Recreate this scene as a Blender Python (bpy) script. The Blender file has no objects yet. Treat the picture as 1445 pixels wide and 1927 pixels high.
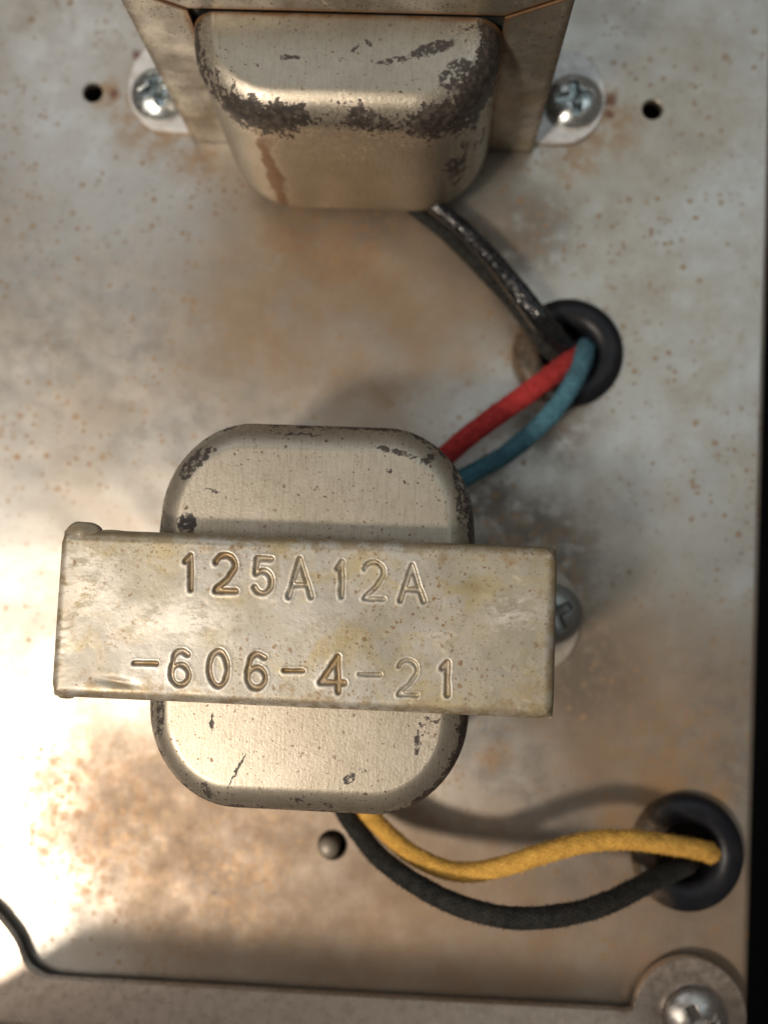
import bpy, bmesh, math, random
import numpy as np
from mathutils import Vector, Euler, Matrix, noise as mn

# ------------------------------------------------------------------ camera, world, lights (1 unit = 1 cm)
scene = bpy.context.scene
COL = scene.collection
PI = math.pi
F_PX, PW, PH = 1619.4, 1445.0, 1927.0
CAM = Vector((1.1585, -7.4665, 12.893))
CROT = Euler((0.0746, 0.0370, 0.0507), 'XYZ')
cd = bpy.data.cameras.new('camera')
cam = bpy.data.objects.new('camera', cd); COL.objects.link(cam)
cam.location = CAM; cam.rotation_euler = CROT
cd.sensor_fit = 'VERTICAL'; cd.sensor_height = 36; cd.lens = F_PX / PH * 36
cd.clip_start = 0.1; cd.clip_end = 500
cd.dof.use_dof = True; cd.dof.focus_distance = 9.35; cd.dof.aperture_fstop = cd.lens * 0.001 / 0.20
scene.camera = cam
_R = CROT.to_matrix()

def at(px, py, z=0.0):
    """world point on the plane at height z that the photograph shows at (px, py)"""
    d = _R @ Vector(((px - PW / 2) / F_PX, -(py - PH / 2) / F_PX, -1.0))
    t = (z - CAM.z) / d.z
    return CAM + d * t

w = bpy.data.worlds.new('World'); scene.world = w; w.use_nodes = True
bg = w.node_tree.nodes['Background']
bg.inputs[0].default_value = (0.62, 0.53, 0.45, 1); bg.inputs[1].default_value = 0.15

def area(name, loc, target, size, sizey, energy, color):
    l = bpy.data.lights.new(name, 'AREA'); l.shape = 'RECTANGLE'; l.size = size; l.size_y = sizey
    l.energy = energy; l.color = color
    o = bpy.data.objects.new(name, l); COL.objects.link(o); o.location = loc
    o.rotation_euler = (Vector(target) - Vector(loc)).to_track_quat('-Z', 'Y').to_euler()
    return o
# tall warm window to the left, one small hard warm lamp from below the picture, a wide cool window above right
area('side_window', (-36, -15, 50), (-5, -9, 0), 17, 30, 7500, (1.0, 0.90, 0.78))
area('desk_lamp', (-22.5, -28.5, 51), (0, -7, 0), 6.0, 6.0, 21500, (1.0, 0.87, 0.72))
area('back_window', (19, 15, 50), (2, -4, 0), 44, 40, 4200, (0.82, 0.95, 1.0))
area('far_window', (-24, 36, 50), (-3, 0, 0), 34, 30, 3700, (0.90, 0.96, 1.0))
scene.view_settings.view_transform = 'Standard'; scene.view_settings.look = 'None'
scene.view_settings.exposure = 0; scene.view_settings.gamma = 1

# ------------------------------------------------------------------ object helpers
def tag(o, label=None, cat=None, group=None, kind=None):
    for k, v in (('label', label), ('category', cat), ('group', group), ('kind', kind)):
        if v: o[k] = v
    return o
def link(name, me, mat, parent=None, loc=None, smooth=True):
    o = bpy.data.objects.new(name, me); COL.objects.link(o)
    if mat and not me.materials: me.materials.append(mat)
    if parent: o.parent = parent
    if loc is not None: o.location = loc
    if smooth and len(me.polygons): me.polygons.foreach_set('use_smooth', [True] * len(me.polygons))
    return o
def empty(name, loc, rz=0):
    o = bpy.data.objects.new(name, None); COL.objects.link(o); o.location = loc; o.rotation_euler = (0, 0, rz)
    o.empty_display_size = .3
    return o
def mesh(name, V, Fc):
    me = bpy.data.meshes.new(name); me.from_pydata([tuple(v) for v in V], [], Fc); me.update(); return me
def fattr(me, name, vals):
    a = me.attributes.new(name, 'FLOAT', 'POINT'); a.data.foreach_set('value', np.asarray(vals, dtype=np.float32))
def bevel_mesh(bm, name, r=0.02, seg=3):
    bmesh.ops.remove_doubles(bm, verts=bm.verts, dist=1e-5)
    ed = [e for e in bm.edges if len(e.link_faces) == 2 and e.calc_face_angle() > 0.35]
    bmesh.ops.bevel(bm, geom=ed, offset=r, segments=seg, profile=0.5, affect='EDGES', clamp_overlap=True)
    bmesh.ops.recalc_face_normals(bm, faces=bm.faces)
    me = bpy.data.meshes.new(name); bm.to_mesh(me); bm.free(); return me
def prism(poly, axis, a, b):
    """polygon (list of 2-D points) extruded from a to b along axis ('y' or 'z')"""
    bm = bmesh.new()
    P = (lambda p, t: (p[0], t, p[1])) if axis == 'y' else (lambda p, t: (p[0], p[1], t))
    lo = [bm.verts.new(P(p, a)) for p in poly]; hi = [bm.verts.new(P(p, b)) for p in poly]
    n = len(poly)
    bm.faces.new(lo); bm.faces.new(hi[::-1])
    for i in range(n): bm.faces.new((lo[i], hi[i], hi[(i + 1) % n], lo[(i + 1) % n]))
    return bm
def bez(pts, n=120):
    """Catmull-Rom through pts"""
    P = [Vector(p) for p in pts]; P = [P[0] * 2 - P[1]] + P + [P[-1] * 2 - P[-2]]
    out = []; m = len(P) - 3
    for k in range(n + 1):
        t = k / n * m; i = min(int(t), m - 1); t -= i
        a, b, c, d = P[i:i + 4]
        out.append(0.5 * ((2 * b) + (c - a) * t + (2 * a - 5 * b + 4 * c - d) * t * t + (3 * b - a - 3 * c + d) * t ** 3))
    return out
def resample(path, step):
    L = [0]
    for a, b in zip(path, path[1:]): L.append(L[-1] + (b - a).length)
    n = max(2, int(L[-1] / step)); out = []; j = 0
    for k in range(n + 1):
        s = L[-1] * k / n
        while j < len(L) - 2 and L[j + 1] < s: j += 1
        t = (s - L[j]) / max(1e-9, L[j + 1] - L[j]); out.append(path[j].lerp(path[j + 1], min(1, t)))
    return out
def tube(name, pts, rad, disp=None, nu=28, step=0.02, twist=0.0):
    """rad: function of s in 0..1, disp(theta, length) multiplies the radius"""
    path = resample(bez(pts, 400), step); n = len(path); V = []; Fc = []; uv = []; le = 0
    prev = None
    for k, p in enumerate(path):
        t = (path[min(k + 1, n - 1)] - path[max(k - 1, 0)]).normalized()
        if prev is None:
            u = t.cross(Vector((0, 0, 1)));  u = u.normalized() if u.length > 1e-3 else Vector((1, 0, 0))
        else:
            u = (prev - t * prev.dot(t)).normalized()
        prev = u; v = t.cross(u)
        if k: le += (p - path[k - 1]).length
        for i in range(nu):
            a = 2 * PI * i / nu
            r = rad(k / (n - 1)) * (disp(a, le) if disp else 1)
            V.append(p + (u * math.cos(a) + v * math.sin(a)) * r); uv.append((i / nu, le))
    for k in range(n - 1):
        for i in range(nu):
            j = (i + 1) % nu; Fc.append((k * nu + i, k * nu + j, (k + 1) * nu + j, (k + 1) * nu + i))
    c0 = len(V); V.append(path[0]); c1 = len(V); V.append(path[-1])
    for i in range(nu):
        Fc.append((c0, (i + 1) % nu, i)); Fc.append((c1, (n - 1) * nu + i, (n - 1) * nu + (i + 1) % nu))
    return mesh(name, V, Fc)

# ------------------------------------------------------------------ material helpers
class NT:
    def __init__(s, name):
        s.m = bpy.data.materials.new(name); s.m.use_nodes = True; s.t = s.m.node_tree
        s.b = s.t.nodes['Principled BSDF']; s.co = s.n('ShaderNodeTexCoord').outputs['Object']
    def n(s, ty, **kw):
        x = s.t.nodes.new(ty)
        for k, v in kw.items(): setattr(x, k, v)
        return x
    def L(s, a, b):
        if hasattr(a, 'is_output') or isinstance(a, bpy.types.NodeSocket): s.t.links.new(a, b)
        else:
            if b.type == 'RGBA' and len(a) == 3: a = (*a, 1)
            b.default_value = a
    def vec(s, scale=(1, 1, 1), loc=(0, 0, 0), rot=(0, 0, 0), src=None):
        x = s.n('ShaderNodeMapping'); x.inputs['Scale'].default_value = scale; x.inputs['Location'].default_value = loc
        x.inputs['Rotation'].default_value = rot; s.L(src or s.co, x.inputs[0]); return x.outputs[0]
    def noise(s, scale, detail=4, rough=.55, v=None, dist=0.0):
        x = s.n('ShaderNodeTexNoise'); x.inputs['Scale'].default_value = scale; x.inputs['Detail'].default_value = detail
        x.inputs['Roughness'].default_value = rough; x.inputs['Distortion'].default_value = dist
        s.L(v or s.co, x.inputs[0]); return x.outputs[0]
    def voro(s, scale, v=None, feature='F1', rnd=1.0):
        x = s.n('ShaderNodeTexVoronoi', feature=feature); x.inputs['Scale'].default_value = scale
        x.inputs['Randomness'].default_value = rnd
        s.L(v or s.co, x.inputs[0]); return x
    def ramp(s, f, a, b, lo=0.0, hi=1.0):
        x = s.n('ShaderNodeMapRange', interpolation_type='SMOOTHSTEP')
        s.L(f, x.inputs[0]); x.inputs[1].default_value = a; x.inputs[2].default_value = b
        x.inputs[3].default_value = lo; x.inputs[4].default_value = hi; return x.outputs[0]
    def math(s, op, a, b=0.0, c=None):
        x = s.n('ShaderNodeMath', operation=op)
        for i, v in enumerate((a, b) if c is None else (a, b, c)): s.L(v, x.inputs[i])
        return x.outputs[0]
    def mix(s, f, a, b):
        x = s.n('ShaderNodeMix', data_type='RGBA'); s.L(f, x.inputs[0]); s.L(a, x.inputs[6]); s.L(b, x.inputs[7]); return x.outputs[2]
    def attr(s, name):
        return s.n('ShaderNodeAttribute', attribute_name=name).outputs['Fac']
    def blob(s, x, y, r, soft, v):
        """1 inside radius r of (x, y), 0 outside r+soft; v = (distorted) coordinates"""
        d = s.n('ShaderNodeVectorMath', operation='DISTANCE'); s.L(v, d.inputs[0]); d.inputs[1].default_value = (x, y, 0)
        return s.ramp(d.outputs['Value'], r + soft, r - soft * .3)
    def warp(s, scale, amt, src=None):
        nz = s.n('ShaderNodeTexNoise'); nz.inputs['Scale'].default_value = scale; nz.inputs['Detail'].default_value = 3
        s.L(src or s.co, nz.inputs[0])
        a = s.n('ShaderNodeVectorMath', operation='MULTIPLY_ADD'); s.L(nz.outputs['Color'], a.inputs[0])
        a.inputs[1].default_value = (amt, amt, 0); s.L(src or s.co, a.inputs[2])
        b = s.n('ShaderNodeVectorMath', operation='SUBTRACT'); s.L(a.outputs[0], b.inputs[0]); b.inputs[1].default_value = (amt / 2, amt / 2, 0)
        return b.outputs[0]
    def bump(s, h, strength, dist=0.02, prev=None):
        x = s.n('ShaderNodeBump'); x.inputs['Strength'].default_value = strength; x.inputs['Distance'].default_value = dist
        s.L(h, x.inputs['Height'])
        if prev: s.L(prev, x.inputs['Normal'])
        return x.outputs[0]
    def out(s, col, metal=0.0, rough=.5, normal=None, **kw):
        s.L(col, s.b.inputs['Base Color']); s.L(metal, s.b.inputs['Metallic']); s.L(rough, s.b.inputs['Roughness'])
        if normal: s.L(normal, s.b.inputs['Normal'])
        for k, v in kw.items(): s.b.inputs[k.replace('_', ' ')].default_value = v
        return s.m

# ---- chassis: dull tin plate with brown tarnish, grime, painted shade and rust specks
def mat_chassis():
    s = NT('chassis_plate')
    wv = s.warp(.9, .9); wf = s.warp(3.5, .28)
    big = s.noise(.32, 5, .6, wv)
    c = s.mix(s.ramp(big, .38, .66), (.53, .51, .475), (.46, .405, .34))
    med = s.noise(1.6, 6, .65)
    c = s.mix(s.ramp(med, .48, .75, 0, .28), c, (.42, .34, .26))
    c = s.mix(s.ramp(s.noise(1.1, 5, .6, s.vec((1, 1, 1), (7, 3, 0))), .5, .75, 0, .2), c, (.60, .585, .55))
    c = s.mix(s.ramp(s.noise(7, 8, .75), .5, .72, 0, .4), c, (.36, .30, .23))
    c = s.mix(s.ramp(s.noise(3, 6, .7, s.vec((14, .5, 1))), .56, .76, 0, .3), c, (.40, .35, .29))
    for k_, (ang, of) in enumerate(((.4, 3), (-.9, 11), (1.5, 23))):
        sn = s.noise(1.0, 2, .5, s.vec((60, .9, 1), (of, of, 0), (0, 0, ang)))
        c = s.mix(s.math('MULTIPLY', s.ramp(sn, .70, .73), s.ramp(s.noise(.8, 2, .5, s.vec((1, 1, 1), (of, 0, 0))), .5, .6, 0, .5)), c, (.66, .63, .58) if k_ else (.25, .2, .15))
    # tarnish and painted reflection before the upper transformer, brown over the lower part
    def stains_shade(lst, v, amount, col, c, nsc=2.4, lo=.3, hi=.65, off=0, base=.25):
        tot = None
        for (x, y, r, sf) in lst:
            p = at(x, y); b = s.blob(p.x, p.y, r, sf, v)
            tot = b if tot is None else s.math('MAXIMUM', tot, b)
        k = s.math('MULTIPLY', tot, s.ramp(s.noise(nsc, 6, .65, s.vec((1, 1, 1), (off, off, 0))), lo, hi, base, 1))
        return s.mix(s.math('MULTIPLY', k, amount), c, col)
    c = stains_shade([(640, 470, .9, 2.0), (520, 620, .8, 1.8), (800, 560, .8, 1.5), (700, 700, .5, 1.6)], wv, .95, (.28, .19, .115), c, 1.2, .2, .7, base=.6)
    c = stains_shade([(450, 1620, 1.5, 2.2), (900, 1800, 1.5, 2.2), (1200, 1400, 1.0, 1.8), (700, 1800, 1.5, 2), (300, 1560, 1, 1.5), (1250, 1750, 1.2, 2), (1150, 1330, .8, 1.5)], wv, .9, (.255, .17, .105), c, 1.4, .2, .7, off=3, base=.65)
    # greenish grime plus painted shadow beside both transformers and under the wires
    c = stains_shade([(985, 1060, .7, .9), (1080, 1260, .5, 1.0), (930, 960, .3, .7), (1040, 790, .3, .8), (990, 430, .35, .7), (880, 470, .3, .6), (930, 1150, .4, .9), (700, 400, .3, .5)], wf, .8, (.13, .105, .08), c, 3.2, .3, .55, off=9)
    c = stains_shade([(1020, 665, .22, .22), (985, 620, .1, .15)], wf, .9, (.06, .05, .045), c, 5, .3, .5, off=11)
    # rust round tabs, holes, grommets
    c = stains_shade([(300, 215, .5, .55), (1130, 230, .35, .5), (1080, 300, .2, .4), (205, 180, .18, .25), (375, 300, .2, .5)], wf, .75, (.40, .245, .12), c, 4.5, .35, .6, off=5)
    c = stains_shade([(985, 660, .16, .26), (1240, 1500, .2, .4), (1160, 1555, .15, .4), (1355, 1500, .1, .3), (930, 1425, .1, .3)], wf, .7, (.34, .20, .09), c, 4.5, .3, .5, off=6)
    c = stains_shade([(1150, 185, .05, .09), (1148, 212, .04, .08), (213, 178, .05, .1), (262, 108, .06, .12), (1030, 690, .15, .18)], wf, .95, (.13, .05, .035), c, 7, .2, .4, off=2)
    # rust specks of two sizes, in drifts
    for sc, th, colr, off, dlo, dhi in ((4.4, .15, (.33, .20, .11), 0, .40, .66), (10, .24, (.34, .22, .13), 4, .38, .62), (1.7, .045, (.12, .07, .045), 8, .3, .6), (6.5, .22, (.36, .25, .15), 12, .44, .62)):
        vo = s.voro(sc, s.vec((1, 1, 1), (off, off, 0), src=s.warp(9, .07)))
        sep = s.n('ShaderNodeSeparateColor'); s.L(vo.outputs['Color'], sep.inputs[0])
        size = s.math('MULTIPLY', sep.outputs[0], th * 1.9)
        m = s.ramp(s.math('SUBTRACT', vo.outputs['Distance'], size), .05, -.10)
        m = s.math('MULTIPLY', m, s.ramp(s.noise(.55, 4, .6, s.vec((1, 1, 1), (off * 2, 1, 0))), dlo, dhi, .0, .85))
        m = s.math('MULTIPLY', m, s.ramp(sep.outputs[1], .25, .6))
        if sc > 4:
            loc = None
            for (x, y, rr, sf) in ((190, 1560, .6, 1.3), (1280, 1420, .4, 1.0), (1000, 1080, .5, .9), (450, 1650, .4, 1.0), (620, 440, .6, 1.0)):
                p_ = at(x, y); b_ = s.blob(p_.x, p_.y, rr, sf, wf); loc = b_ if loc is None else s.math('MAXIMUM', loc, b_)
            m0 = s.math('MULTIPLY', s.ramp(s.math('SUBTRACT', vo.outputs['Distance'], s.math('MULTIPLY', size, 1.5)), .08, -.08), s.math('MULTIPLY', loc, .6))
            m = s.math('MAXIMUM', m, m0)
        c = s.mix(m, c, colr)
    lum = s.n('ShaderNodeRGBToBW'); s.L(c, lum.inputs[0])
    metal = s.ramp(lum.outputs[0], .08, .34, .2, .93)
    rg = s.ramp(lum.outputs[0], .15, .5, .56, .37)
    rg = s.math('ADD', rg, s.ramp(s.noise(2.5, 6, .7), .3, .7, -.05, .07))
    nb = s.bump(s.noise(.45, 2, .4), .35, .25)
    nb = s.bump(s.noise(22, 5, .6), .12, .02, nb)
    nb = s.bump(s.noise(1.0, 2, .5, s.vec((40, 1.2, 1))), .05, .02, nb)
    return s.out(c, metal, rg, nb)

# ---- painted sheet steel of the end bells, chipped on the shoulders, rim shade painted in (attribute 'wear')
def mat_bell(name, heavy, rust=None, tint=(.52, .45, .37), marks=(), seam=0.0):
    s = NT(name)
    c = s.mix(s.ramp(s.noise(1.1, 5, .6), .35, .7), tint, tuple(a * .86 for a in (tint[0], tint[1] * .99, tint[2] * .95)))
    c = s.mix(s.ramp(s.noise(14, 7, .75), .48, .72, 0, .55), c, (.30, .24, .18))
    # fine drawn lines along the depth
    line = s.noise(3, 5, .7, s.vec((22, 1.4, 1.4)))
    c = s.mix(s.ramp(line, .46, .70, 0, .6), c, (.30, .25, .195))
    wear_shade = s.attr('wear_shade')
    # pits
    for sc, th, dens in ((11, .24, .55), (26, .28, .40)):
        vo = s.voro(sc, s.warp(24, .07)); sep = s.n('ShaderNodeSeparateColor'); s.L(vo.outputs['Color'], sep.inputs[0])
        m = s.ramp(s.math('SUBTRACT', vo.outputs['Distance'], s.math('MULTIPLY', sep.outputs[0], th)), .06, -.05)
        m = s.math('MULTIPLY', m, s.ramp(sep.outputs[1], dens, dens + .1))
        m = s.math('MULTIPLY', m, s.ramp(s.noise(1.3, 3, .5), .35, .6, .6, 1))
        c = s.mix(m, c, (.15, .095, .06))
    # bare bright rim inside the chipped zone, then dark chips
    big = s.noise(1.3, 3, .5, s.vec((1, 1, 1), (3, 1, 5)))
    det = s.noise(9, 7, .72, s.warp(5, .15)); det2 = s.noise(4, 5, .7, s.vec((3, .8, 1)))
    k = s.math('ADD', s.math('MULTIPLY', wear_shade, heavy), s.math('MULTIPLY', s.math('SUBTRACT', big, .5), 2.2 if seam > .9 else 1.3))
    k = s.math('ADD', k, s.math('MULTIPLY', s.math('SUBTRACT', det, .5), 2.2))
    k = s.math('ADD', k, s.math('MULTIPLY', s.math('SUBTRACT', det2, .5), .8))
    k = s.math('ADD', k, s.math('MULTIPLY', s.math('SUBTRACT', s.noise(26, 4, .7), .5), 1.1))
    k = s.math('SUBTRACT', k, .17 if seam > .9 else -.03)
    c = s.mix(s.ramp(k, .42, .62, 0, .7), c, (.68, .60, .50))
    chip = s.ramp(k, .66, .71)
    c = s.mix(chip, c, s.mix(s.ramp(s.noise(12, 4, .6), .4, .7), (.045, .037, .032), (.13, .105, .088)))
    if rust:
        m = None
        for (x, y, z, sx, sy, sz) in rust:
            v = s.vec((1 / sx, 1 / sy, 1 / sz), (-x / sx, -y / sy, -z / sz), src=s.warp(2.5, .45))
            d = s.n('ShaderNodeVectorMath', operation='LENGTH'); s.L(v, d.inputs[0])
            q = s.ramp(d.outputs['Value'], 1.15, .7); m = q if m is None else s.math('MAXIMUM', m, q)
        m = s.math('MULTIPLY', m, s.ramp(s.noise(5, 5, .7), .3, .5, .6, 1))
        c = s.mix(s.math('MULTIPLY', m, .95), c, s.mix(s.noise(7, 4, .6), (.10, .038, .012), (.25, .105, .035)))
    mt = None
    for (x, y, z, sx, sy, sz, ang) in marks:
        v0 = s.vec((1, 1, 1), (-x, -y, 0), src=s.warp(14, .10))
        v1 = s.vec((1, 1, 0), (0, 0, 0), (0, 0, -math.radians(ang)), src=v0)
        v = s.vec((1 / sx, 1 / sy, 0), src=v1)
        d = s.n('ShaderNodeVectorMath', operation='LENGTH'); s.L(v, d.inputs[0])
        q = s.ramp(d.outputs['Value'], 1.05, .85); mt = q if mt is None else s.math('MAXIMUM', mt, q)
    if mt is not None:
        mt = s.math('MULTIPLY', mt, s.ramp(s.noise(14, 5, .7), .40, .50))
        c = s.mix(mt, c, (.055, .045, .04)); chip = s.math('MAXIMUM', chip, mt)
    if seam:
        sp = s.n('ShaderNodeSeparateXYZ'); s.L(s.warp(5, .05), sp.inputs[0])
        q = s.ramp(s.math('ABSOLUTE', sp.outputs[1]), .09, .0)
        q = s.math('MULTIPLY', q, s.ramp(s.noise(3, 5, .7), .35, .6, .4, 1))
        c = s.mix(s.math('MULTIPLY', q, seam), c, s.mix(s.noise(8, 3, .5), (.16, .07, .02), (.40, .22, .08)))
    nm = s.math('MAXIMUM', chip, s.math('MULTIPLY', m, .9)) if rust else chip
    nb = s.bump(s.noise(30, 5, .6), .10, .02)
    nb = s.bump(chip, -.35, .012, nb)
    nb = s.bump(line, .08, .01, nb)
    rg = s.ramp(chip, 0, 1, .42, .5)
    return s.out(c, s.ramp(nm, 0, 1, .80, .2), rg, nb)

# ---- mounting frame: varnished dull steel
def mat_frame(name, tint=(.50, .455, .37), varnish=.8, grime=.4, seams=False, pit=(.24, .15, .075)):
    s = NT(name)
    wv = s.warp(1.6, .8)
    c = s.mix(s.ramp(s.noise(.9, 4, .6, wv), .4, .65), tint, (.45, .43, .39))
    c = s.mix(s.ramp(s.noise(1.3, 6, .6, s.vec((1, 1.6, 1), (4, 4, 0), src=wv)), .5, .68, 0, varnish), c, (.42, .35, .20))
    c = s.mix(s.ramp(s.noise(2.2, 6, .7, s.vec((1, 1.6, 1), (1, 9, 0), src=wv)), .58, .68, 0, .55), c, (.66, .58, .48))
    edge = s.attr('edge')
    g = s.math('ADD', s.noise(6, 6, .7), s.math('MULTIPLY', edge, .22))
    c = s.mix(s.ramp(g, .58, .74, 0, grime + .25), c, (.30, .225, .13))
    for sc, th, dens in ((9, .24, .45), (19, .32, .30), (34, .34, .25)):
        vo = s.voro(sc, s.warp(24, .06)); sep = s.n('ShaderNodeSeparateColor'); s.L(vo.outputs['Color'], sep.inputs[0])
        m = s.ramp(s.math('SUBTRACT', vo.outputs['Distance'], s.math('MULTIPLY', sep.outputs[0], th)), .07, -.05)
        m = s.math('MULTIPLY', m, s.ramp(sep.outputs[1], dens, dens + .12))
        m = s.math('MULTIPLY', m, s.ramp(s.noise(1.0, 3, .5, s.vec((1, 1, 1), (2, 2, 2))), .38, .58, .25, .9))
        c = s.mix(m, c, pit)
    if seams:
        sp = s.n('ShaderNodeSeparateXYZ'); s.L(s.warp(6, .05), sp.inputs[0])
        ax = s.math('ABSOLUTE', sp.outputs[0]); z_ = sp.outputs[2]
        low = s.ramp(z_, 3.62, 3.5)
        e1 = s.ramp(s.math('ABSOLUTE', s.math('SUBTRACT', ax, 2.66)), .13, .03)
        e1 = s.math('MULTIPLY', e1, s.ramp(s.noise(5, 5, .7), .36, .6, .25, .9))
        c = s.mix(s.math('MULTIPLY', e1, low), c, (.10, .075, .05))
        e2 = s.ramp(s.math('ABSOLUTE', s.math('SUBTRACT', ax, 1.90)), .10, .0)
        e2 = s.math('MULTIPLY', s.math('MULTIPLY', e2, s.ramp(z_, 3.3, 3.2)), s.ramp(s.noise(4, 4, .7), .35, .6, .4, 1))
        ml = s.math('SUBTRACT', z_, s.math('MULTIPLY_ADD', s.math('SUBTRACT', ax, 1.877), .56, 3.18))
        e3 = s.math('MULTIPLY', s.ramp(s.math('ABSOLUTE', ml), .09, .02), s.ramp(ax, 1.84, 1.9))
        e4 = s.math('MULTIPLY', s.ramp(s.math('ABSOLUTE', s.math('SUBTRACT', z_, 3.19)), .09, .0), s.ramp(ax, 1.92, 1.86))
        e = s.math('MAXIMUM', s.math('MAXIMUM', e2, e3), e4)
        c = s.mix(s.math('MULTIPLY', e, .85), c, s.mix(s.noise(6, 4, .6), (.10, .045, .02), (.34, .16, .06)))
    ink = s.attr('pool')
    c = s.mix(s.math('MULTIPLY', ink, s.ramp(s.noise(8, 3, .6), .3, .6, .65, 1)), c, (.26, .16, .055))
    shine = s.attr('scrape_shine')
    c = s.mix(s.math('MULTIPLY', shine, s.ramp(s.noise(5, 6, .75, s.vec((1, 2, 1), (0, 0, 0), (0, 0, -.3))), .42, .54, 0, 1)), c, (.78, .73, .66))
    nb = s.bump(s.noise(1.8, 3, .5, wv), .12, .05)
    nb = s.bump(s.noise(18, 5, .6), .12, .02, nb)
    rg = s.ramp(s.noise(2, 5, .6, wv), .35, .65, .38, .55)
    return s.out(c, .5, rg, nb, Coat_Weight=.08, Coat_Roughness=.25)

def mat_metal(name, col, rough, metal=1.0, dirt=.3):
    s = NT(name)
    c = s.mix(s.ramp(s.noise(5, 7, .7), .46, .68, 0, dirt), col, (.25, .20, .15))
    return s.out(c, metal, s.ramp(s.noise(9, 4, .6), .3, .7, rough * .8, rough * 1.3), s.bump(s.noise(30, 3, .5), .06, .02))
def mat_rubber():
    s = NT('black_rubber')
    c = s.mix(s.ramp(s.noise(3, 5, .6), .45, .75, 0, .6), (.008, .009, .013), (.022, .021, .022))
    c = s.mix(s.ramp(s.noise(10, 4, .7), .64, .78, 0, .4), c, (.10, .075, .05))
    sp = s.n('ShaderNodeSeparateXYZ'); s.L(s.warp(3, .4), sp.inputs[0])
    q = s.math('MULTIPLY', s.ramp(sp.outputs[0], -.15, -.6), s.ramp(s.noise(6, 6, .7), .35, .6, .35, 1))
    c = s.mix(q, c, s.mix(s.noise(9, 4, .6), (.05, .04, .03), (.22, .15, .09)))
    return s.out(c, 0, .38, s.bump(s.noise(14, 4, .6), .2, .02), Specular_IOR_Level=.25)
def mat_cloth(name, col, dark, grime=.35, rough=.85, spec=.2, bmp=.5):
    s = NT(name)
    c = s.mix(s.ramp(s.noise(9, 5, .7), .35, .7), col, dark)
    c = s.mix(s.ramp(s.noise(2.2, 5, .6), .52, .72, 0, grime), c, tuple(a * .3 + b for a, b in zip(col, (.03, .022, .015))))
    c = s.mix(s.ramp(s.math('ADD', s.attr('braid'), s.math('MULTIPLY', s.math('SUBTRACT', s.noise(14, 4, .7), .5), 1.6)), .35, -.1, 0, .38), c, tuple(a * .35 for a in dark))
    return s.out(c, 0, rough, s.bump(s.noise(60 if bmp > .4 else 16, 4, .7), bmp, .02), Specular_IOR_Level=spec, Sheen_Weight=.03)

M_CH = mat_chassis()
def bl(px, py, rear, sx, sy, ang=0):
    """spot on the top face of a bell of the lower transformer, in that bell's own coordinates"""
    p = at(px, py, 3.16); dx, dy = p.x + .0217, p.y + 8.0176; c, s_ = math.cos(.0115), math.sin(.0115)
    x, y = (c * dx + s_ * dy) / 1.014, (-s_ * dx + c * dy) / 1.05
    return (-x, -(y - .8639), 0, sx, sy, 1, ang) if rear else (x, y + .8639, 0, sx, sy, 1, ang)
M_B1 = mat_bell('bell_paint_worn', 1.0, [(-1.02, -1.1, 1.35, .12, .9, 1.3)], (.44, .405, .34),
    [(.62, -.55, 0, .22, .04, 1, 10), (.15, -.42, 0, .07, .03, 1, 60), (.3, -.35, 0, .06, .03, 1, -40), (1.05, -.4, 0, .3, .09, 1, 20), (1.35, -.7, 0, .25, .16, 1, 40), (-.6, -.55, 0, .16, .03, 1, 0)], .95)
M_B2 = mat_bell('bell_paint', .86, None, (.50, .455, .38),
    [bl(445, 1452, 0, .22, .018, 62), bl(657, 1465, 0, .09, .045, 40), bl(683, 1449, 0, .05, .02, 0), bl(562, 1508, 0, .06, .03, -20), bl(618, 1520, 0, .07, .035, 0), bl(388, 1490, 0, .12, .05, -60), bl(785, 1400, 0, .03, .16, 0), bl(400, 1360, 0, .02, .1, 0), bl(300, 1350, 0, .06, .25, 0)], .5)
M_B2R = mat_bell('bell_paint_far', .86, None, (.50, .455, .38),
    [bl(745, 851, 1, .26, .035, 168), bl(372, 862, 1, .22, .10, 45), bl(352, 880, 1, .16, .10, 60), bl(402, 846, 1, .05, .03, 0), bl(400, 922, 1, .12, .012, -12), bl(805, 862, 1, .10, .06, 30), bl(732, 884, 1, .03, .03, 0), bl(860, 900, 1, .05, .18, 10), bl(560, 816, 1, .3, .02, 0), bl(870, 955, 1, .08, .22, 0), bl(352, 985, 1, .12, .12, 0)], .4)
M_F1 = mat_frame('frame_steel_tarnished', (.215, .195, .16), .35, .8, True, (.09, .065, .045))
M_F2 = mat_frame('frame_steel', (.40, .362, .285), .9, .5)
M_TAB = mat_metal('tab_zinc', (.72, .71, .70), .5, .4, .4)
M_TAB2 = mat_metal('tab_shaded', (.42, .37, .31), .5, .6, .5)  # lower tabs' zinc darkened to paint in their shade; screw tip shares it
M_SCR = mat_metal('bright_zinc', (.72, .77, .78), .20, 1, .12)
M_DARK = mat_metal('recess_dark', (.10, .12, .12), .45, .8, .6)
M_PLATE = mat_metal('cover_steel', (.62, .53, .46), .30, .9, .35)
M_RUB = mat_rubber()
M_YEL = mat_cloth('yellow_cotton', (.85, .50, .11), (.62, .34, .07), .45)
M_BLK = mat_cloth('black_cotton', (.034, .033, .030), (.014, .014, .013), .3)
M_RED = mat_cloth('red_cotton', (.50, .048, .045), (.36, .028, .03), .3)
M_BLU = mat_cloth('blue_cotton', (.085, .215, .275), (.05, .14, .19), .45)
M_WAX = mat_cloth('waxed_cotton', (.014, .014, .016), (.006, .006, .007), 0, .17, .35, .08)
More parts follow.
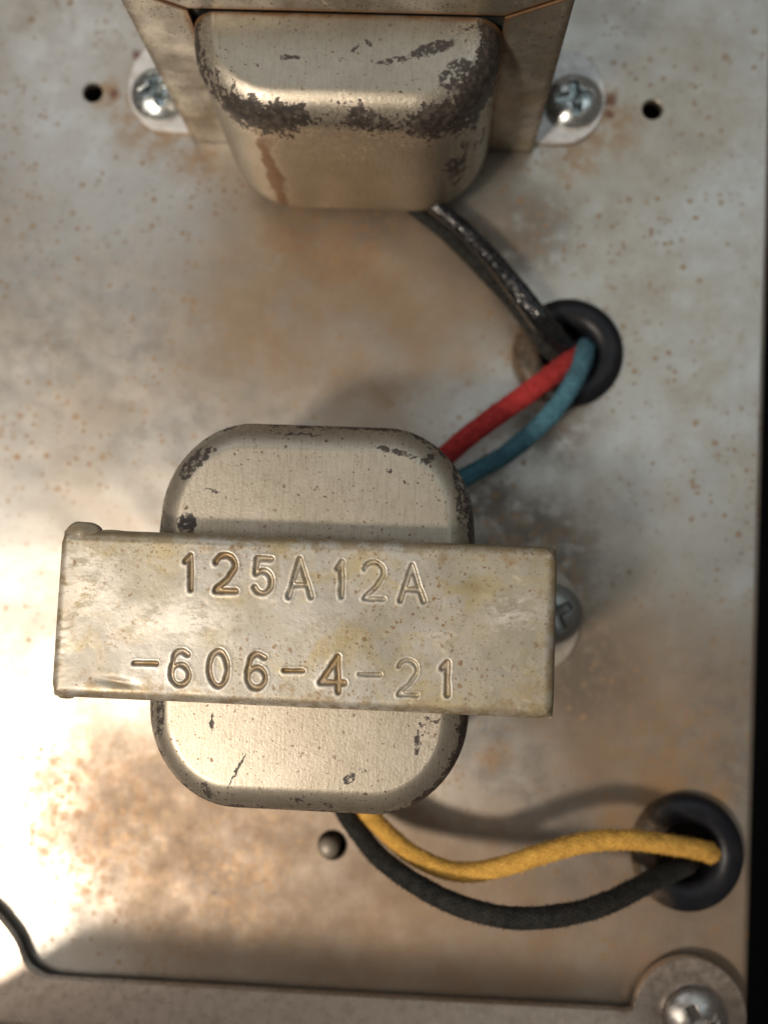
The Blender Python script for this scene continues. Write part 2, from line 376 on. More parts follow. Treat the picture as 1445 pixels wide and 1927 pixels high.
def mat_resin():
    s = NT('brown_varnish')
    return s.out(s.mix(s.noise(4, 4, .6), (.20, .155, .10), (.30, .255, .18)), 0, .45, s.bump(s.noise(9, 3, .5), .3, .03), Coat_Weight=.15)
M_RES = mat_resin()
def mat_black():
    s = NT('black_interior')
    return s.out(s.mix(s.noise(3, 4, .6), (.004, .004, .005), (.012, .012, .013)), 0, .8)
M_VOID = mat_black()

# ------------------------------------------------------------------ chassis with its real holes
def circle(c, r, n=40, ph=0, ry=None):
    return [(c.x + r * math.cos(2 * PI * i / n + ph), c.y + (ry or r) * math.sin(2 * PI * i / n + ph)) for i in range(n)]
G1 = at(1068, 664, .1); G2 = at(1291, 1604, .1)
H1 = at(175, 174); H2 = at(1227, 206); H3 = at(626, 1590)
TH = .12
er_a = at(1436, 380); er_b = at(1393, 1900)
ed = (er_b - er_a).normalized()
er_top = er_a - ed * 9; er_bot = er_b + ed * 7
def build_chassis():
    bm = bmesh.new(); loops = []
    outer = [(-14, er_top.y), (er_top.x, er_top.y), (er_bot.x, er_bot.y), (-14, er_bot.y)]
    holes = [circle(G1, .52), circle(G2, .52), circle(H1, .172, 32), circle(H2, .170, 32), circle(H3, .225, 32)]
    for L in [outer] + holes:
        v = [bm.verts.new((x, y, 0)) for x, y in L]
        for a, b in zip(v, v[1:] + v[:1]): bm.edges.new((a, b))
    bmesh.ops.triangle_fill(bm, use_beauty=True, use_dissolve=False, edges=bm.edges[:])
    top = bm.faces[:]
    for f in top:
        if f.normal.z < 0: f.normal_flip()
    # thickness of each hole
    bd = [e for e in bm.edges if len(e.link_faces) == 1]
    inner = [e for e in bd if max(abs(v.co.x - outer[0][0]) for v in e.verts) > .01 and not any(abs((v.co.to_2d() - Vector(o)).length) < 1e-4 for v in e.verts for o in outer)]
    # tiny rolled lip then the wall
    def ext(es, f):
        r = bmesh.ops.extrude_edge_only(bm, edges=es)
        nv = [g for g in r['geom'] if isinstance(g, bmesh.types.BMVert)]; ne = [g for g in r['geom'] if isinstance(g, bmesh.types.BMEdge)]
        for v in nv: f(v)
        return ne
    cs = [(G1.to_2d(), .52), (G2.to_2d(), .52), (H1.to_2d(), .172), (H2.to_2d(), .17), (H3.to_2d(), .225)]
    def lip(v):
        c, r = min(cs, key=lambda q: (v.co.to_2d() - q[0]).length - q[1])
        d = (v.co.to_2d() - c); d = d * ((r - .02) / d.length); v.co.x, v.co.y = c.x + d.x, c.y + d.y; v.co.z -= .02
    e1 = ext(inner, lip)
    ext(e1, lambda v: setattr(v.co, 'z', -TH))
    me = bpy.data.meshes.new('chassis'); bm.to_mesh(me); bm.free()
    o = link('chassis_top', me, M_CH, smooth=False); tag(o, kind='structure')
    # rolled edge and side wall on the right
    V = []; Fc = []
    nrm = Vector((-ed.y, ed.x, 0)); nrm = nrm if nrm.x > 0 else -nrm
    prof = [(.0, .0)] + [(.12 * math.sin(a), -.12 + .12 * math.cos(a)) for a in np.linspace(.15, PI / 2, 8)] + [(.12, -1.2), (.12, -4.5)]
    N = 40
    for k in range(N + 1):
        p = er_top.lerp(er_bot, k / N)
        for a, z in prof: V.append(p + nrm * a + Vector((0, 0, z)))
    m = len(prof)
    for k in range(N):
        for i in range(m - 1): Fc.append((k * m + i, k * m + i + 1, (k + 1) * m + i + 1, (k + 1) * m + i))
    o2 = link('chassis_side', mesh('chassis_side', V, Fc), M_CH); tag(o2, kind='structure')
build_chassis()
# inside of the chassis seen through the holes, and the cabinet beyond its edge
def sheet(name, x0, x1, y0, y1, z, mat, nx=4, ny=4, hump=0):
    V = []; Fc = []
    for j in range(ny + 1):
        for i in range(nx + 1):
            V.append((x0 + (x1 - x0) * i / nx, y0 + (y1 - y0) * j / ny, z))
    for j in range(ny):
        for i in range(nx): a = j * (nx + 1) + i; Fc.append((a, a + 1, a + nx + 2, a + nx + 1))
    return tag(link(name, mesh(name, V, Fc), mat), kind='structure')
sheet('cabinet_floor', -40, 40, -45, 40, -5, M_VOID)
def cabinet_wall():
    bm = prism([(8.6, -40), (9.4, -40), (9.4, 30), (8.6, 30)], 'z', -4.9, -.6)
    return tag(link('cabinet_wall', bevel_mesh(bm, 'cabinet_wall', .05, 2), M_VOID, smooth=False), kind='structure')
cabinet_wall()

# ------------------------------------------------------------------ transformer
W, H, D, HB, WB, S = 5.3, 3.7255, 1.7278, 3.1826, 3.7536, 3.238
T = .09      # sheet thickness
# stamped characters as strokes in a unit box
def arc(cx, cy, rx, ry, a0, a1, n=14):
    return [(cx + rx * math.cos(math.radians(a0 + (a1 - a0) * i / n)), cy + ry * math.sin(math.radians(a0 + (a1 - a0) * i / n))) for i in range(n + 1)]
GL = {
 '1': [[(.30, .80), (.70, .98), (.70, .02)]],
 '2': [arc(.5, .72, .46, .27, 165, -25, 16) + [(.60, .33), (.10, .08), (.05, .02), (.98, .02)]],
 '5': [[(.92, .97), (.22, .97), (.14, .56)] + arc(.48, .33, .46, .31, 130, -150, 18)],
 '6': [[(.90, .88)] + arc(.55, .70, .38, .28, 50, 150, 8) + [(.07, .45)] + arc(.5, .30, .44, .29, 170, 530, 26)],
 '0': [arc(.5, .5, .46, .48, 0, 360, 36)],
 'A': [[(.0, .0), (.50, 1.), (1., .0)], [(.20, .32), (.80, .32)]],
 '4': [[(.74, .0), (.74, 1.0), (.02, .26), (1.0, .26)]],
 '-': [[(0, .5), (1, .5)]],
}
# char, px box in the photograph (x0, y0 top, x1, y1 bottom), stroke half width cm, depth, varnish pooled inside
CH = [('1', 341, 1040, 368, 1113, .038, .045, .75), ('2', 402, 1040, 447, 1116, .038, .045, .8), ('5', 474, 1046, 516, 1120, .036, .04, .45),
      ('A', 541, 1048, 588, 1126, .034, .045, .15), ('1', 628, 1053, 650, 1127, .036, .045, .15), ('2', 681, 1053, 725, 1131, .030, .035, .1), ('A', 751, 1060, 799, 1134, .034, .045, .15),
      ('-', 250, 1240, 297, 1256, .030, .035, .95), ('6', 318, 1220, 360, 1292, .032, .04, .6), ('0', 390, 1221, 432, 1295, .034, .04, .65), ('6', 461, 1226, 504, 1298, .034, .04, .65),
      ('-', 533, 1255, 573, 1269, .030, .035, .95), ('4', 600, 1232, 650, 1304, .040, .04, .8), ('-', 674, 1262, 717, 1276, .028, .025, .2), ('2', 746, 1238, 788, 1312, .026, .03, .1), ('1', 824, 1242, 850, 1312, .036, .045, .45)]
T2P = (-.0217, -8.0176, .0115); T2S = (1.014, 1.05)
def to_t2(p):
    dx, dy = p.x - T2P[0], p.y - T2P[1]; c, s_ = math.cos(T2P[2]), math.sin(T2P[2])
    return ((c * dx + s_ * dy) / T2S[0], (-s_ * dx + c * dy) / T2S[1])

def lid_mesh(stamped):
    step = .0105 if stamped else .05
    nx = int(W / step); ny = int(D / step)
    r = .125
    # denser near edges by cosine-free uniform grid; rounding applied radially
    xs = np.linspace(-W / 2, W / 2, nx + 1); ys = np.linspace(-D / 2, D / 2, ny + 1)
    X, Y = np.meshgrid(xs, ys)
    rng = np.random.RandomState(4)
    def smooth_noise(sc, seed):
        rg = np.random.RandomState(seed); gx, gy = int(W * sc) + 3, int(D * sc) + 3
        g = rg.rand(gy, gx) - .5
        u = (X + W / 2) * sc; v = (Y + D / 2) * sc; i = np.floor(u).astype(int); j = np.floor(v).astype(int)
        fu = u - i; fv = v - j; fu = fu * fu * (3 - 2 * fu); fv = fv * fv * (3 - 2 * fv)
        return (g[j, i] * (1 - fu) + g[j, i + 1] * fu) * (1 - fv) + (g[j + 1, i] * (1 - fu) + g[j + 1, i + 1] * fu) * fv
    # distance to the edge of a rectangle whose corners are nipped off
    dx = W / 2 - np.abs(X); dy = D / 2 - np.abs(Y)
    de = np.minimum(dx, dy)
    q = np.clip(r - de, 0, r)
    corner = np.clip(.16 - (dx + dy), 0, .16)
    Z = np.full_like(X, H) - (r - np.sqrt(np.maximum(r * r - q * q, 0)))
    Z -= corner * .55
    pool = np.zeros_like(X); scr = np.zeros_like(X)
    if stamped:
        Z += smooth_noise(1.3, 1) * .016 + smooth_noise(4, 2) * .004
        wob = smooth_noise(14, 7) * .012
        for (ch, x0, y0, x1, y1, hw, dep, pl) in CH:
            tl = to_t2(at(x0, y0, H)); tr = to_t2(at(x1, y0 + (x1 - x0) * .03, H)); bl = to_t2(at(x0, y1, H))
            o = Vector(bl); ux = Vector(tr) - Vector(tl); uy = Vector(tl) - Vector(bl)
            dist = np.full(X.shape, 9.)
            cx = o + ux * .5 + uy * .5; R_ = .36
            sel = (np.abs(X - cx.x) < R_) & (np.abs(Y - cx.y) < R_ + .05)
            xs_, ys_ = X[sel], Y[sel]; dd = np.full(xs_.shape, 9.)
            for st in GL[ch]:
                P = [o + ux * (.05 + .9 * a) + uy * (.04 + .92 * b) for a, b in st]
                for a, b in zip(P, P[1:]):
                    ab = b - a; l2 = ab.length_squared + 1e-9
                    t = np.clip(((xs_ - a.x) * ab.x + (ys_ - a.y) * ab.y) / l2, 0, 1)
                    dd = np.minimum(dd, np.hypot(xs_ - a.x - ab.x * t, ys_ - a.y - ab.y * t))
            dd = dd + wob[sel]
            hw *= .88; dep *= .9
            g = np.clip((hw - dd) / (hw * .6), 0, 1); g = g * g * (3 - 2 * g)
            lipv = np.exp(-((dd - hw * 1.35) / (hw * .45)) ** 2)
            Z[sel] += -dep * g + .0025 * lipv
            pool[sel] = np.maximum(pool[sel], pl * np.clip((hw * 1.15 - dd) / (hw * .5), 0, 1))
            scr[sel] = np.maximum(scr[sel], .5 * lipv)
        # the shallow extra dent at the lower left and brown pools round the corners
        for (px, py, rx, ry, dp, pl) in ((218, 1283, .19, .042, .022, 1.6), (205, 1276, .34, .09, 0, .4), (150, 990, .2, .06, 0, .7), (120, 1300, .12, .1, 0, .5), (1005, 1300, .16, .12, 0, .5), (900, 1105, .26, .05, 0, .45), (960, 1050, .5, .06, 0, .4)):
            a, b = to_t2(at(px, py, H)); g = np.exp(-(((X - a) / rx) ** 2 + ((Y - b + (X - a) * .1) / ry) ** 2))
            Z -= dp * g; pool = np.maximum(pool, pl * g * (.6 + smooth_noise(9, 11) * 1.1))
        for (px, py, rx, ry) in ((150, 1110, .45, .3), (118, 1200, .12, .3), (960, 1150, .25, .15), (160, 1060, .3, .15), (330, 1170, .6, .2), (600, 1335, 2.5, .05)):  # pale scrapes; the right-hand patch is a painted highlight
            a, b = to_t2(at(px, py, H)); scr = np.maximum(scr, .8 * np.exp(-(((X - a) / rx) ** 2 + ((Y - b) / ry) ** 2)))
    edge = np.exp(-(np.minimum(dx, dy) / .16) ** 2)
    V = np.stack([X, Y, Z], -1).reshape(-1, 3)
    n1 = nx + 1
    idx = np.arange((nx + 1) * (ny + 1)).reshape(ny + 1, nx + 1)
    a, b, c, d = idx[:-1, :-1], idx[:-1, 1:], idx[1:, 1:], idx[1:, :-1]
    Fc = np.stack([a, b, c, d], -1).reshape(-1, 4).tolist()
    # skirt
    ring = list(idx[0, :]) + list(idx[1:, -1]) + list(idx[-1, -2::-1]) + list(idx[-2:0:-1, 0])
    V = V.tolist(); base = len(V)
    for i in ring: V.append([V[i][0], V[i][1], min(V[i][2] - .001, H - .133)])
    m = len(ring)
    for k in range(m):
        k2 = (k + 1) % m; Fc.append((ring[k], base + k, base + k2, ring[k2]))
    me = mesh('top_strap', V, Fc)
    z = np.zeros(m)
    fattr(me, 'edge', np.concatenate([edge.ravel(), z + 1])); fattr(me, 'pool', np.concatenate([pool.ravel(), z])); fattr(me, 'scrape_shine', np.concatenate([scr.ravel(), z]))
    return me

def bell_mesh(P=1.32, z0=.12, R=1.02, rf=.42, rb=.62, heavy=False, wearfun=None):
    """deep-drawn cover standing out from the frame towards -Y; origin on the frame face"""
    def outline(ins, z, draft):
        pts = outline0(ins, z, draft)
        return [(x * (1 - .05 * min(1, -y / P)), y, z_) for x, y, z_ in pts]
    def outline0(ins, z, draft):
        hw = WB / 2 + (.05 if heavy else -.01) - ins - draft; dp = P - ins - draft; r = max(.05, R - ins)
        pts = [(-hw, 0, z)]
        for i in range(1, 5): pts.append((-hw, -(dp - r) * i / 5, z))
        for i in range(15):
            a = PI + PI / 2 * i / 14; pts.append((-hw + r + r * math.cos(a), -dp + r + r * math.sin(a), z))
        for i in range(1, 12): pts.append((-hw + r + (2 * hw - 2 * r) * i / 12, -dp, z))
        for i in range(15):
            a = 3 * PI / 2 + PI / 2 * i / 14; pts.append((hw - r + r * math.cos(a), -dp + r + r * math.sin(a), z))
        for i in range(4, 0, -1): pts.append((hw, -(dp - r) * i / 5, z))
        pts.append((hw, 0, z)); return pts
    rings = []; wr = []
    for i in range(9):
        a = PI / 2 * i / 8; rings.append(outline(rb * (1 - math.sin(a)), z0 + rb * (1 - math.cos(a)), 0)); wr.append(.25 + .3 * math.cos(a))
    zt = HB - rf
    for i in range(1, 12):
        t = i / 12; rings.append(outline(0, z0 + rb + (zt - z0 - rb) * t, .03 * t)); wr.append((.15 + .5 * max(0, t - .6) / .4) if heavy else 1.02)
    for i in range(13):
        a = math.radians(76) * i / 12; rings.append(outline(rf * (1 - math.cos(a)), zt + rf * math.sin(a), .03)); wr.append((.65 + .35 * math.sin(min(PI, a * 2)) - .75 * (i / 12) ** 2) if heavy else (1.06 - 2.9 * (1 - math.cos(a))))  # lightly worn bells: dark rim, grime plus painted grazing shade
    ztp = zt + rf * math.sin(math.radians(76)); i0 = rf * (1 - math.cos(math.radians(76)))
    for k_ in (.02, .08, .2, .35, .5): rings.append(outline(i0 + k_, ztp, .03)); wr.append(-.1)
    V = [v for r in rings for v in r]; m = len(rings[0]); Fc = []
    W_ = []
    for k, r in enumerate(rings):
        for (x, y, z) in r:
            e = wr[k]
            if wearfun: e = wearfun(e, x, y, z)
            W_.append(e)
    for k in range(len(rings) - 1):
        for i in range(m - 1): Fc.append((k * m + i, k * m + i + 1, (k + 1) * m + i + 1, (k + 1) * m + i))
    # flat top: rows between left and right of the last ring, continuous to the frame
    last = (len(rings) - 1) * m
    half = m // 2
    for i in range(half - 1):
        Fc.append((last + i, last + i + 1, last + m - 2 - i, last + m - 1 - i))
    if m % 2: Fc.append((last + half - 1, last + half, last + half + 1))
    Fc.append(tuple(range(m - 1, -1, -1)))
    me = mesh('end_bell', V, [f for f in Fc])
    fattr(me, 'wear_shade', W_)
    return me

def flange_side(sx):
    x1, x0 = W / 2 - .012, WB / 2 + .012
    poly = [(sx * x0, .02), (sx * x1, .02), (sx * x1, H - .145), (sx * (x1 - .015), H - .15), (sx * x0, HB - .02)]
    if sx < 0: poly = poly[::-1]
    return prism(poly, 'y', -D / 2, -D / 2 + T)
def flange_top():
    g = .022
    poly = [(-WB / 2 - .0, HB + .012), (WB / 2, HB + .012), (W / 2 - .08, H - .134), (-W / 2 + .08, H - .134)]
    return prism(poly, 'y', -D / 2 + .004, -D / 2 + T)
def tab_mesh(sx, back=0.0):
    x0 = W / 2 - .05; R_ = .74; cx = S - .12 - back
    pts = [(x0, -R_ - .02), (cx, -R_)]
    for i in range(1, 24):
        a = -PI / 2 + PI * i / 24; pts.append((cx + R_ * .80 * math.cos(a), R_ * math.sin(a)))
    pts += [(cx, R_), (x0, R_ + .02)]
    if sx < 0: pts = [(-x, y) for x, y in pts][::-1]
    return prism(pts, 'z', .004, T)

def make_transformer(loc, rz, stamped, label, mb, mf, wf):
    t = tag(empty('transformer', loc, rz), label, 'transformer', 'steel cased transformers on the chassis')
    link('top_strap', lid_mesh(stamped), mf, t)
    for sx in (-1, 1):
        bm = prism([(sx * (W / 2 - T), -D / 2 + .012), (sx * W / 2, -D / 2 + .012), (sx * W / 2, D / 2 - .012), (sx * (W / 2 - T), D / 2 - .012)], 'z', .004, H - .132)
        link('side_strap', bevel_mesh(bm, 'side_strap', .02), mf, t, smooth=False)
        link('mounting_tab', bevel_mesh(tab_mesh(sx, .13 if stamped else 0), 'mounting_tab', .025), M_TAB2 if stamped else M_TAB, t, smooth=False)
    for sy in (1, -1):
        for sx in (-1, 1):
            o = link('side_flange', bevel_mesh(flange_side(sx), 'side_flange', .022), mf, t, smooth=False)
            if sy < 0: o.rotation_euler = (0, 0, PI)
        o = link('top_flange', bevel_mesh(flange_top(), 'top_flange', .018), mf, t, smooth=False)
        if sy < 0: o.rotation_euler = (0, 0, PI)
        mb_ = mb[0] if sy > 0 else mb[1]
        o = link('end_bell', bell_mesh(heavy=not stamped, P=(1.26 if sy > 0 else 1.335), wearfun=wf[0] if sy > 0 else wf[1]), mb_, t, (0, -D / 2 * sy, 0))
        if sy < 0: o.rotation_euler = (0, 0, PI)
    bm = prism([(-W / 2 + T + .01, -D / 2 + T + .01), (W / 2 - T - .01, -D / 2 + T + .01), (W / 2 - T - .01, D / 2 - T - .01), (-W / 2 + T + .01, D / 2 - T - .01)], 'z', .02, H - .16)
    link('laminated_core', bevel_mesh(bm, 'laminated_core', .02, 1), M_DARK, t, smooth=False)
    return t

def wear_t1(e, x, y, z):      # front bell of the upper one: heavy chipping on the front shoulder and right side
    e += (.10 + .25 * min(1, abs(x) / 1.5)) * math.exp(-((z - (HB - .30)) / .2) ** 2) * (1 if y < -.6 else .4)
    e += .35 * math.exp(-((x - 1.6) / .35) ** 2)
    if x > 1.35: e += .22
    return e
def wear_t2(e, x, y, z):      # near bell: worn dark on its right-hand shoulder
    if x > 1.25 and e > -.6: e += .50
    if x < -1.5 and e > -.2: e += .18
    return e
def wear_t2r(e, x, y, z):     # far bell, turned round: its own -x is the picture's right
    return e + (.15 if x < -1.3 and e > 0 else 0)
t1 = make_transformer((0, 0, 0), 0, False, 'upper transformer cut off by the top edge, tarnished, with chipped bell and white mounting tabs', (M_B1, M_B1), M_F1, (wear_t1, wear_t1))
t2 = make_transformer((T2P[0], T2P[1], 0), T2P[2], True, 'lower transformer seen from above, its strap stamped 125A12A -606-4-21', (M_B2, M_B2R), M_F2, (wear_t2, wear_t2r))
t2.scale = (*T2S, 1)

# varnish blobs on the strap corners of the lower transformer
def blob_mesh(name, rx, ry, rz_, seed):
    bm = bmesh.new(); bmesh.ops.create_icosphere(bm, subdivisions=4, radius=1)
    for v in bm.verts:
        n = mn.noise(v.co * 1.6 + Vector((seed, 0, 0))) * .14
        v.co = Vector((v.co.x * rx, v.co.y * ry, v.co.z * rz_)) * (1 + n)
    me = bpy.data.meshes.new(name); bm.to_mesh(me); bm.free(); return me
for (px, py, z, rx, ry, rz_, sd) in ((160, 1004, H - .13, .20, .125, .13, 1), (215, 1010, H - .14, .34, .07, .10, 2), (128, 1297, H - .17, .13, .10, .13, 3)):
    a, b = to_t2(at(px, py, z)); o = link('varnish_drip', blob_mesh('varnish_drip', rx, ry, rz_, sd), M_RES, t2, (a, b, z))

# ------------------------------------------------------------------ screws
def screw_head_mesh(R=.42, h=.24, arm=.27):
    nr, na = 46, 120; V = []; dk = []; Fc = []
    def zf(x, y):
        r = math.hypot(x, y); q = r / R
        z = h * math.sqrt(max(0, 1 - (q * .93) ** 2)) 
        z = h * (1 - .62 * q ** 2.6) if q < 1 else h * .38
        # phillips recess
        ax, ay = abs(x), abs(y); wv = .058
        a1 = max(ay - wv - .02 * max(0, 1 - ax / arm), ax - arm); a2 = max(ax - wv - .02 * max(0, 1 - ay / arm), ay - arm)
        d = min(a1, a2, r - .115)
        k = min(1, max(0, (.012 - d) / .026)); depth = .17 * (1 - .55 * min(1, r / arm))
        return z - depth * k * k * (3 - 2 * k), k
    for i in range(nr + 1):
        r = R * i / nr
        for j in range(na):
            a = 2 * PI * j / na; x, y = r * math.cos(a), r * math.sin(a); z, k = zf(x, y); V.append((x, y, z)); dk.append(k)
    for i in range(nr):
        for j in range(na):
            j2 = (j + 1) % na; Fc.append((i * na + j, (i + 1) * na + j, (i + 1) * na + j2, i * na + j2))
    b = nr * na
    for (rr, z) in ((R + .012, h * .30), (R + .014, .06), (R - .01, .0)):
        s0 = len(V)
        for j in range(na):
            a = 2 * PI * j / na; V.append((rr * math.cos(a), rr * math.sin(a), z)); dk.append(0)
        for j in range(na):
            j2 = (j + 1) % na; Fc.append((b + j, s0 + j, s0 + j2, b + j2))
        b = s0
    me = mesh('screw_head', V, Fc); fattr(me, 'recess', dk); return me
def mat_screw():
    s = NT('screw_zinc')
    c = s.mix(s.ramp(s.noise(7, 5, .6), .5, .75, 0, .35), (.72, .77, .78), (.45, .45, .42))
    c = s.mix(s.math('MULTIPLY', s.attr('recess'), s.ramp(s.noise(9, 3, .6), .35, .6, .5, .9)), c, (.13, .17, .17))
    return s.out(c, 1, s.ramp(s.noise(9, 3, .6), .3, .7, .2, .34), s.bump(s.noise(20, 3, .5), .1, .02))
SM = screw_head_mesh(); M_SH = mat_screw(); SM.materials.append(M_SH)
SMD = SM.copy(); SMD.materials.clear(); SMD.materials.append(mat_metal('screw_shaded', (.30, .31, .30), .42, .8, .5))  # copy for the lower transformer, its shadow painted into darker zinc
def screw(px, py, z, rot, label, tilt=(0, 0), sc=1.0, washer=False, me=None):
    p = at(px, py, z + .15); t = tag(empty('screw', (p.x, p.y, z), rot), label, 'screw', 'cross recess screws in the chassis')
    t.rotation_euler = (tilt[0], tilt[1], rot); t.scale = (sc,) * 3
    link('screw_head', me or SM, M_SH, t)
    if washer:
        bm = prism(circle(Vector((0, 0)), .475, 40), 'z', -.035, -.001); link('washer', bevel_mesh(bm, 'washer', .012, 2), M_SCR, t, smooth=False)
    # shank down through the sheet
    bm = prism(circle(Vector((0, 0)), .17, 20), 'z', -.9, -.036); link('shank', bevel_mesh(bm, 'shank', .01, 1), M_DARK, t, smooth=False)
    return t
screw(296, 170, T, .35, 'screw at the left foot of the upper transformer, half hidden behind the frame')
screw(1081, 184, T, .15, 'fully visible screw at the right foot of the upper transformer')
screw(1041, 1155, T, .5, 'screw peeping out at the right side of the lower transformer', me=SMD)
a, b = to_t2(at(140, 1160, T)); 

# ------------------------------------------------------------------ cover plate along the bottom
PT = .24
def plate():
    pts_px = [(-260, 1690), (-120, 1665), (-60, 1680), (-20, 1712), (12, 1748), (30, 1775), (40, 1800), (50, 1820), (72, 1836), (105, 1844), (300, 1855), (700, 1878), (1130, 1901), (1165, 1906), (1190, 1903)]
    c = at(1298, 1912, PT); r = at(1404, 1912, PT).x - c.x
    P = [at(x, y, PT) for x, y in pts_px]
    arcp = [Vector((c.x + r * math.cos(math.radians(a)), c.y + r * math.sin(math.radians(a)), PT)) for a in range(172, -31, -6)]
    body = resample(bez(P, 200), .07)
    poly = [(p.x, p.y) for p in body + arcp] + [(arcp[-1].x - .05, arcp[-1].y - 1.6), (c.x + .4, c.y - 3.2), (body[0].x, c.y - 3.2)]
    t = tag(empty('cover_plate', (0, 0, 0)), 'bare steel cover along the bottom edge with a rounded lug at right', 'cover')
    me = bevel_mesh(prism(poly, 'z', .10, PT), 'flange', .09, 5)
    link('flange', me, M_PLATE, t, smooth=False)
    # unseen pan added below the picture, sized to cast the shadow band
    y0 = at(700, 1990, 0).y; x0 = at(-110, 1990, 0).x; x1 = at(1300, 1990).x
    bm = prism([(x0, y0 + .25), (x1, y0 - .22), (x1 - .1, y0 - 7), (x0, y0 - 7)], 'z', PT + .001, 5.0)
    link('shadow_pan', bevel_mesh(bm, 'shadow_pan', .2, 5), M_PLATE, t, smooth=False)
    return c
pc = plate()
SME = SM.copy(); SME.materials.clear(); SME.materials.append(mat_metal('screw_grey', (.46, .44, .42), .30, .95, .4))
screw(1312, 1928, PT + .035, .45, 'screw in the rounded lug at the bottom right corner', (0, 0), 1.0, me=SME)

# rivet tip in the small hole below the lower transformer
def rivet():
    V = []; Fc = []; n = 32; prof = [(.0, .09)] + [(.165 * math.sin(a), -.075 + .165 * math.cos(a)) for a in np.linspace(.2, PI / 2, 8)] + [(.165, -.5)]
    for r, z in prof:
        for j in range(n): V.append((r * math.cos(2 * PI * j / n), r * math.sin(2 * PI * j / n), z))
    for k in range(len(prof) - 1):
        for j in range(n): j2 = (j + 1) % n; Fc.append((k * n + j, (k + 1) * n + j, (k + 1) * n + j2, k * n + j2))
    p = at(617, 1597, 0); o = link('screw_tip', mesh('screw_tip', V, Fc), M_TAB2, None, (p.x, p.y, -.01))
    tag(o, 'shiny round screw end in the small hole below the lower transformer', 'screw')
rivet()

# ------------------------------------------------------------------ grommets
def grommet(c, label, rx=1.0):
    V = []; Fc = []; n = 72
    prof = [(.40, -.20), (.40, 0), (.405, .08)] + [(.61 + .215 * math.cos(a), .085 + .17 * math.sin(a)) for a in np.linspace(PI * .93, -.15, 18)] + [(.80, .004), (.53, .003), (.50, -.02), (.50, -.2)]
    for r, z in prof:
        for j in range(n):
            a = 2 * PI * j / n; V.append((r * rx * math.cos(a), r * math.sin(a), z))
    m = len(prof)
    for k in range(m - 1):
        for j in range(n): j2 = (j + 1) % n; Fc.append((k * n + j, k * n + j2, (k + 1) * n + j2, (k + 1) * n + j))
    return tag(link('grommet', mesh('grommet', V, Fc), M_RUB, None, (c.x, c.y, 0)), label, 'grommet', 'rubber grommets in the chassis')
grommet(G1, 'black rubber grommet with the red and blue wires going through')
grommet(G2, 'black rubber grommet with the yellow wire going through', .97)

# ------------------------------------------------------------------ wires
def braid(kf, amp):
    def f(a, l):
        b = max(math.sin(13 * a + kf * l + 2 * mn.noise(Vector((l * 3, a, 0)))), math.sin(13 * a - kf * l + 1.0))
        return 1 + amp * (b - .5) + .07 * mn.noise(Vector((math.cos(a) * 1.2, math.sin(a) * 1.2, l * 3))) + .05 * mn.noise(Vector((3, math.cos(a) * 3, l * 14 + a)))
    return f
def wire(name, pts, r, mat, label, kf=62, amp=.03, taper=None, fuzz=1100, nu=104, step=.010):
    P = [at(x, y, z) for x, y, z in pts]
    rad = taper or (lambda s_: r)
    me = tube(name, P, rad, braid(kf, amp), nu, step)
    path_n = (len(me.vertices) - 2) // nu
    vals = []
    L = 0; f = kf
    co = np.zeros(len(me.vertices) * 3); me.vertices.foreach_get('co', co); co = co.reshape(-1, 3)
    cen = co[:path_n * nu].reshape(path_n, nu, 3).mean(1); le = np.concatenate([[0], np.cumsum(np.linalg.norm(np.diff(cen, axis=0), axis=1))])
    a = np.arange(nu) * 2 * PI / nu
    A, Lg = np.meshgrid(a, le)
    b = np.maximum(np.sin(13 * A + kf * Lg), np.sin(13 * A - kf * Lg + 1.0)); fattr(me, 'braid', np.concatenate([b.ravel(), [0, 0]]))
    o = tag(link(name, me, mat), label, 'wire')
    if fuzz:
        rg = random.Random(len(label)); V = []; Fc = []
        me.update(); nv = path_n * nu
        for q in range(int(fuzz * le[-1])):
            i = rg.randrange(nu * 4, nv - nu * 4); v = me.vertices[i]; p = v.co; n = v.normal
            t = Vector((rg.uniform(-1, 1), rg.uniform(-1, 1), rg.uniform(-1, 1))); d = (n * rg.uniform(.3, .9) + t * .8).normalized(); L_ = rg.uniform(.015, .055)
            sd = d.cross(n).normalized() * .0022; m_ = p + d * L_ * .5 + n * L_ * .12; e_ = p + d * L_ - n * L_ * .1
            b = len(V); V += [p - sd - n * .003, p + sd - n * .003, m_ + sd, m_ - sd, e_]; Fc += [(b, b + 1, b + 2, b + 3), (b + 3, b + 2, b + 4)]
        fm = mesh('fibre_fuzz', V, Fc); fattr(fm, 'braid', [1.0] * len(V))
        tag(link('fibre_fuzz', fm, mat, o, smooth=False), kind='stuff')
    return o
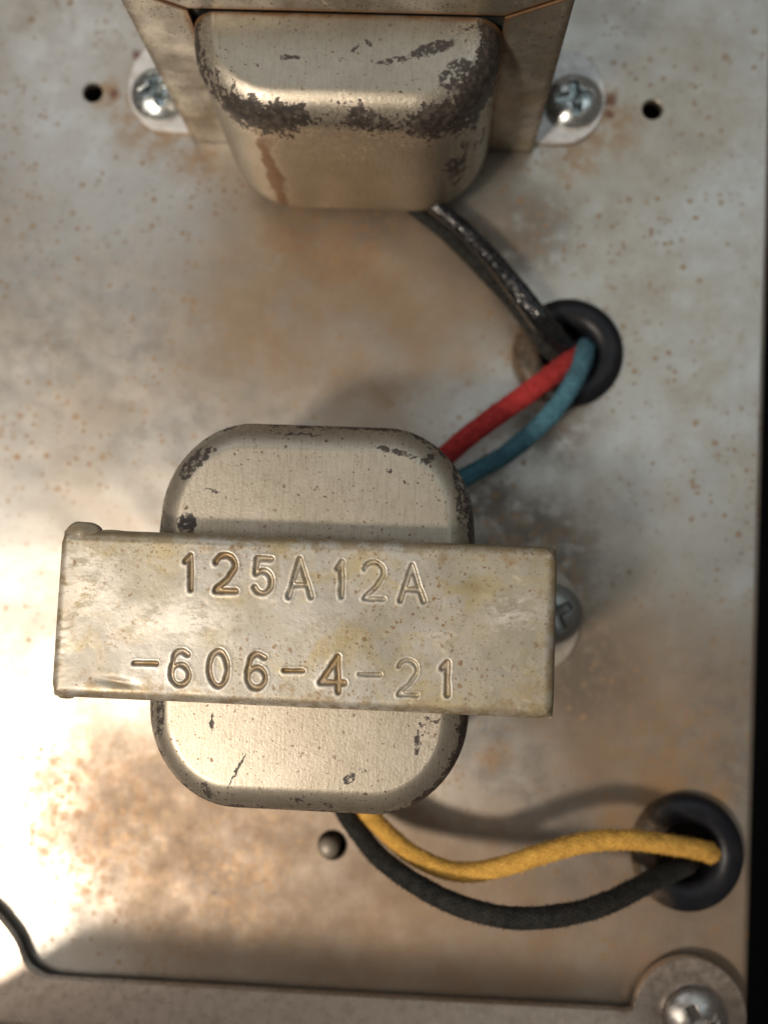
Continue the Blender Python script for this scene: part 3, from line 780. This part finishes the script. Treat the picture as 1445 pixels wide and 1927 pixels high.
wire('yellow_wire', [(640, 1440, .7), (672, 1500, .7), (712, 1552, .75), (768, 1602, .9), (830, 1634, 1.0), (890, 1641, 1.05), (960, 1626, 1.12), (1030, 1604, 1.15), (1110, 1584, 1.1), (1190, 1581, .95), (1262, 1590, .7), (1318, 1600, .45), (1338, 1606, .1), (1338, 1612, -.5)], .126, M_YEL,
     'yellow cloth covered wire from the lower transformer to the lower right grommet')
wire('black_wire', [(590, 1440, .5), (632, 1500, .45), (668, 1556, .7), (720, 1618, .95), (790, 1668, 1.25), (870, 1706, 1.5), (960, 1727, 1.62), (1060, 1722, 1.5), (1140, 1700, 1.25), (1210, 1665, .8), (1262, 1640, .38), (1288, 1628, .1), (1292, 1622, -.5)], .132, M_BLK,
     'dull black cloth covered wire sagging below the yellow one')
wire('red_wire', [(700, 1000, .5), (770, 925, .6), (838, 858, .7), (905, 803, .75), (975, 752, .7), (1025, 716, .58), (1062, 688, .35), (1082, 668, 0), (1086, 660, -.6)], .148, M_RED,
     'red cloth covered wire rising from the lower transformer to the upper grommet')
wire('blue_wire', [(720, 1010, .4), (800, 950, .45), (870, 900, .5), (940, 862, .55), (1000, 815, .62), (1050, 762, .68), (1082, 712, .62), (1098, 672, .38), (1100, 655, 0), (1098, 650, -.6)], .132, M_BLU,
     'blue cloth covered wire beside the red one')
wire('waxed_wire', [(760, 330, .7), (815, 385, .6), (870, 430, .55), (925, 487, .58), (975, 548, .62), (1015, 600, .58), (1045, 635, .38), (1062, 655, 0), (1066, 662, -.6)], .17, M_WAX,
     'shiny waxed black wire from the upper transformer to the upper grommet', 26, .02, fuzz=0, taper=lambda s_: .10 + .09 * s_)
wire('dusty_wire', [(720, 340, .3), (782, 396, .2), (842, 444, .15), (904, 506, .16), (960, 564, .2), (1003, 618, .26), (1030, 655, .28), (1050, 670, 0), (1056, 672, -.6)], .13, M_BLK,
     'dusty black wire tucked along the left side of the shiny waxed one', 26, .06, fuzz=0, taper=lambda s_: .085 + .05 * s_)
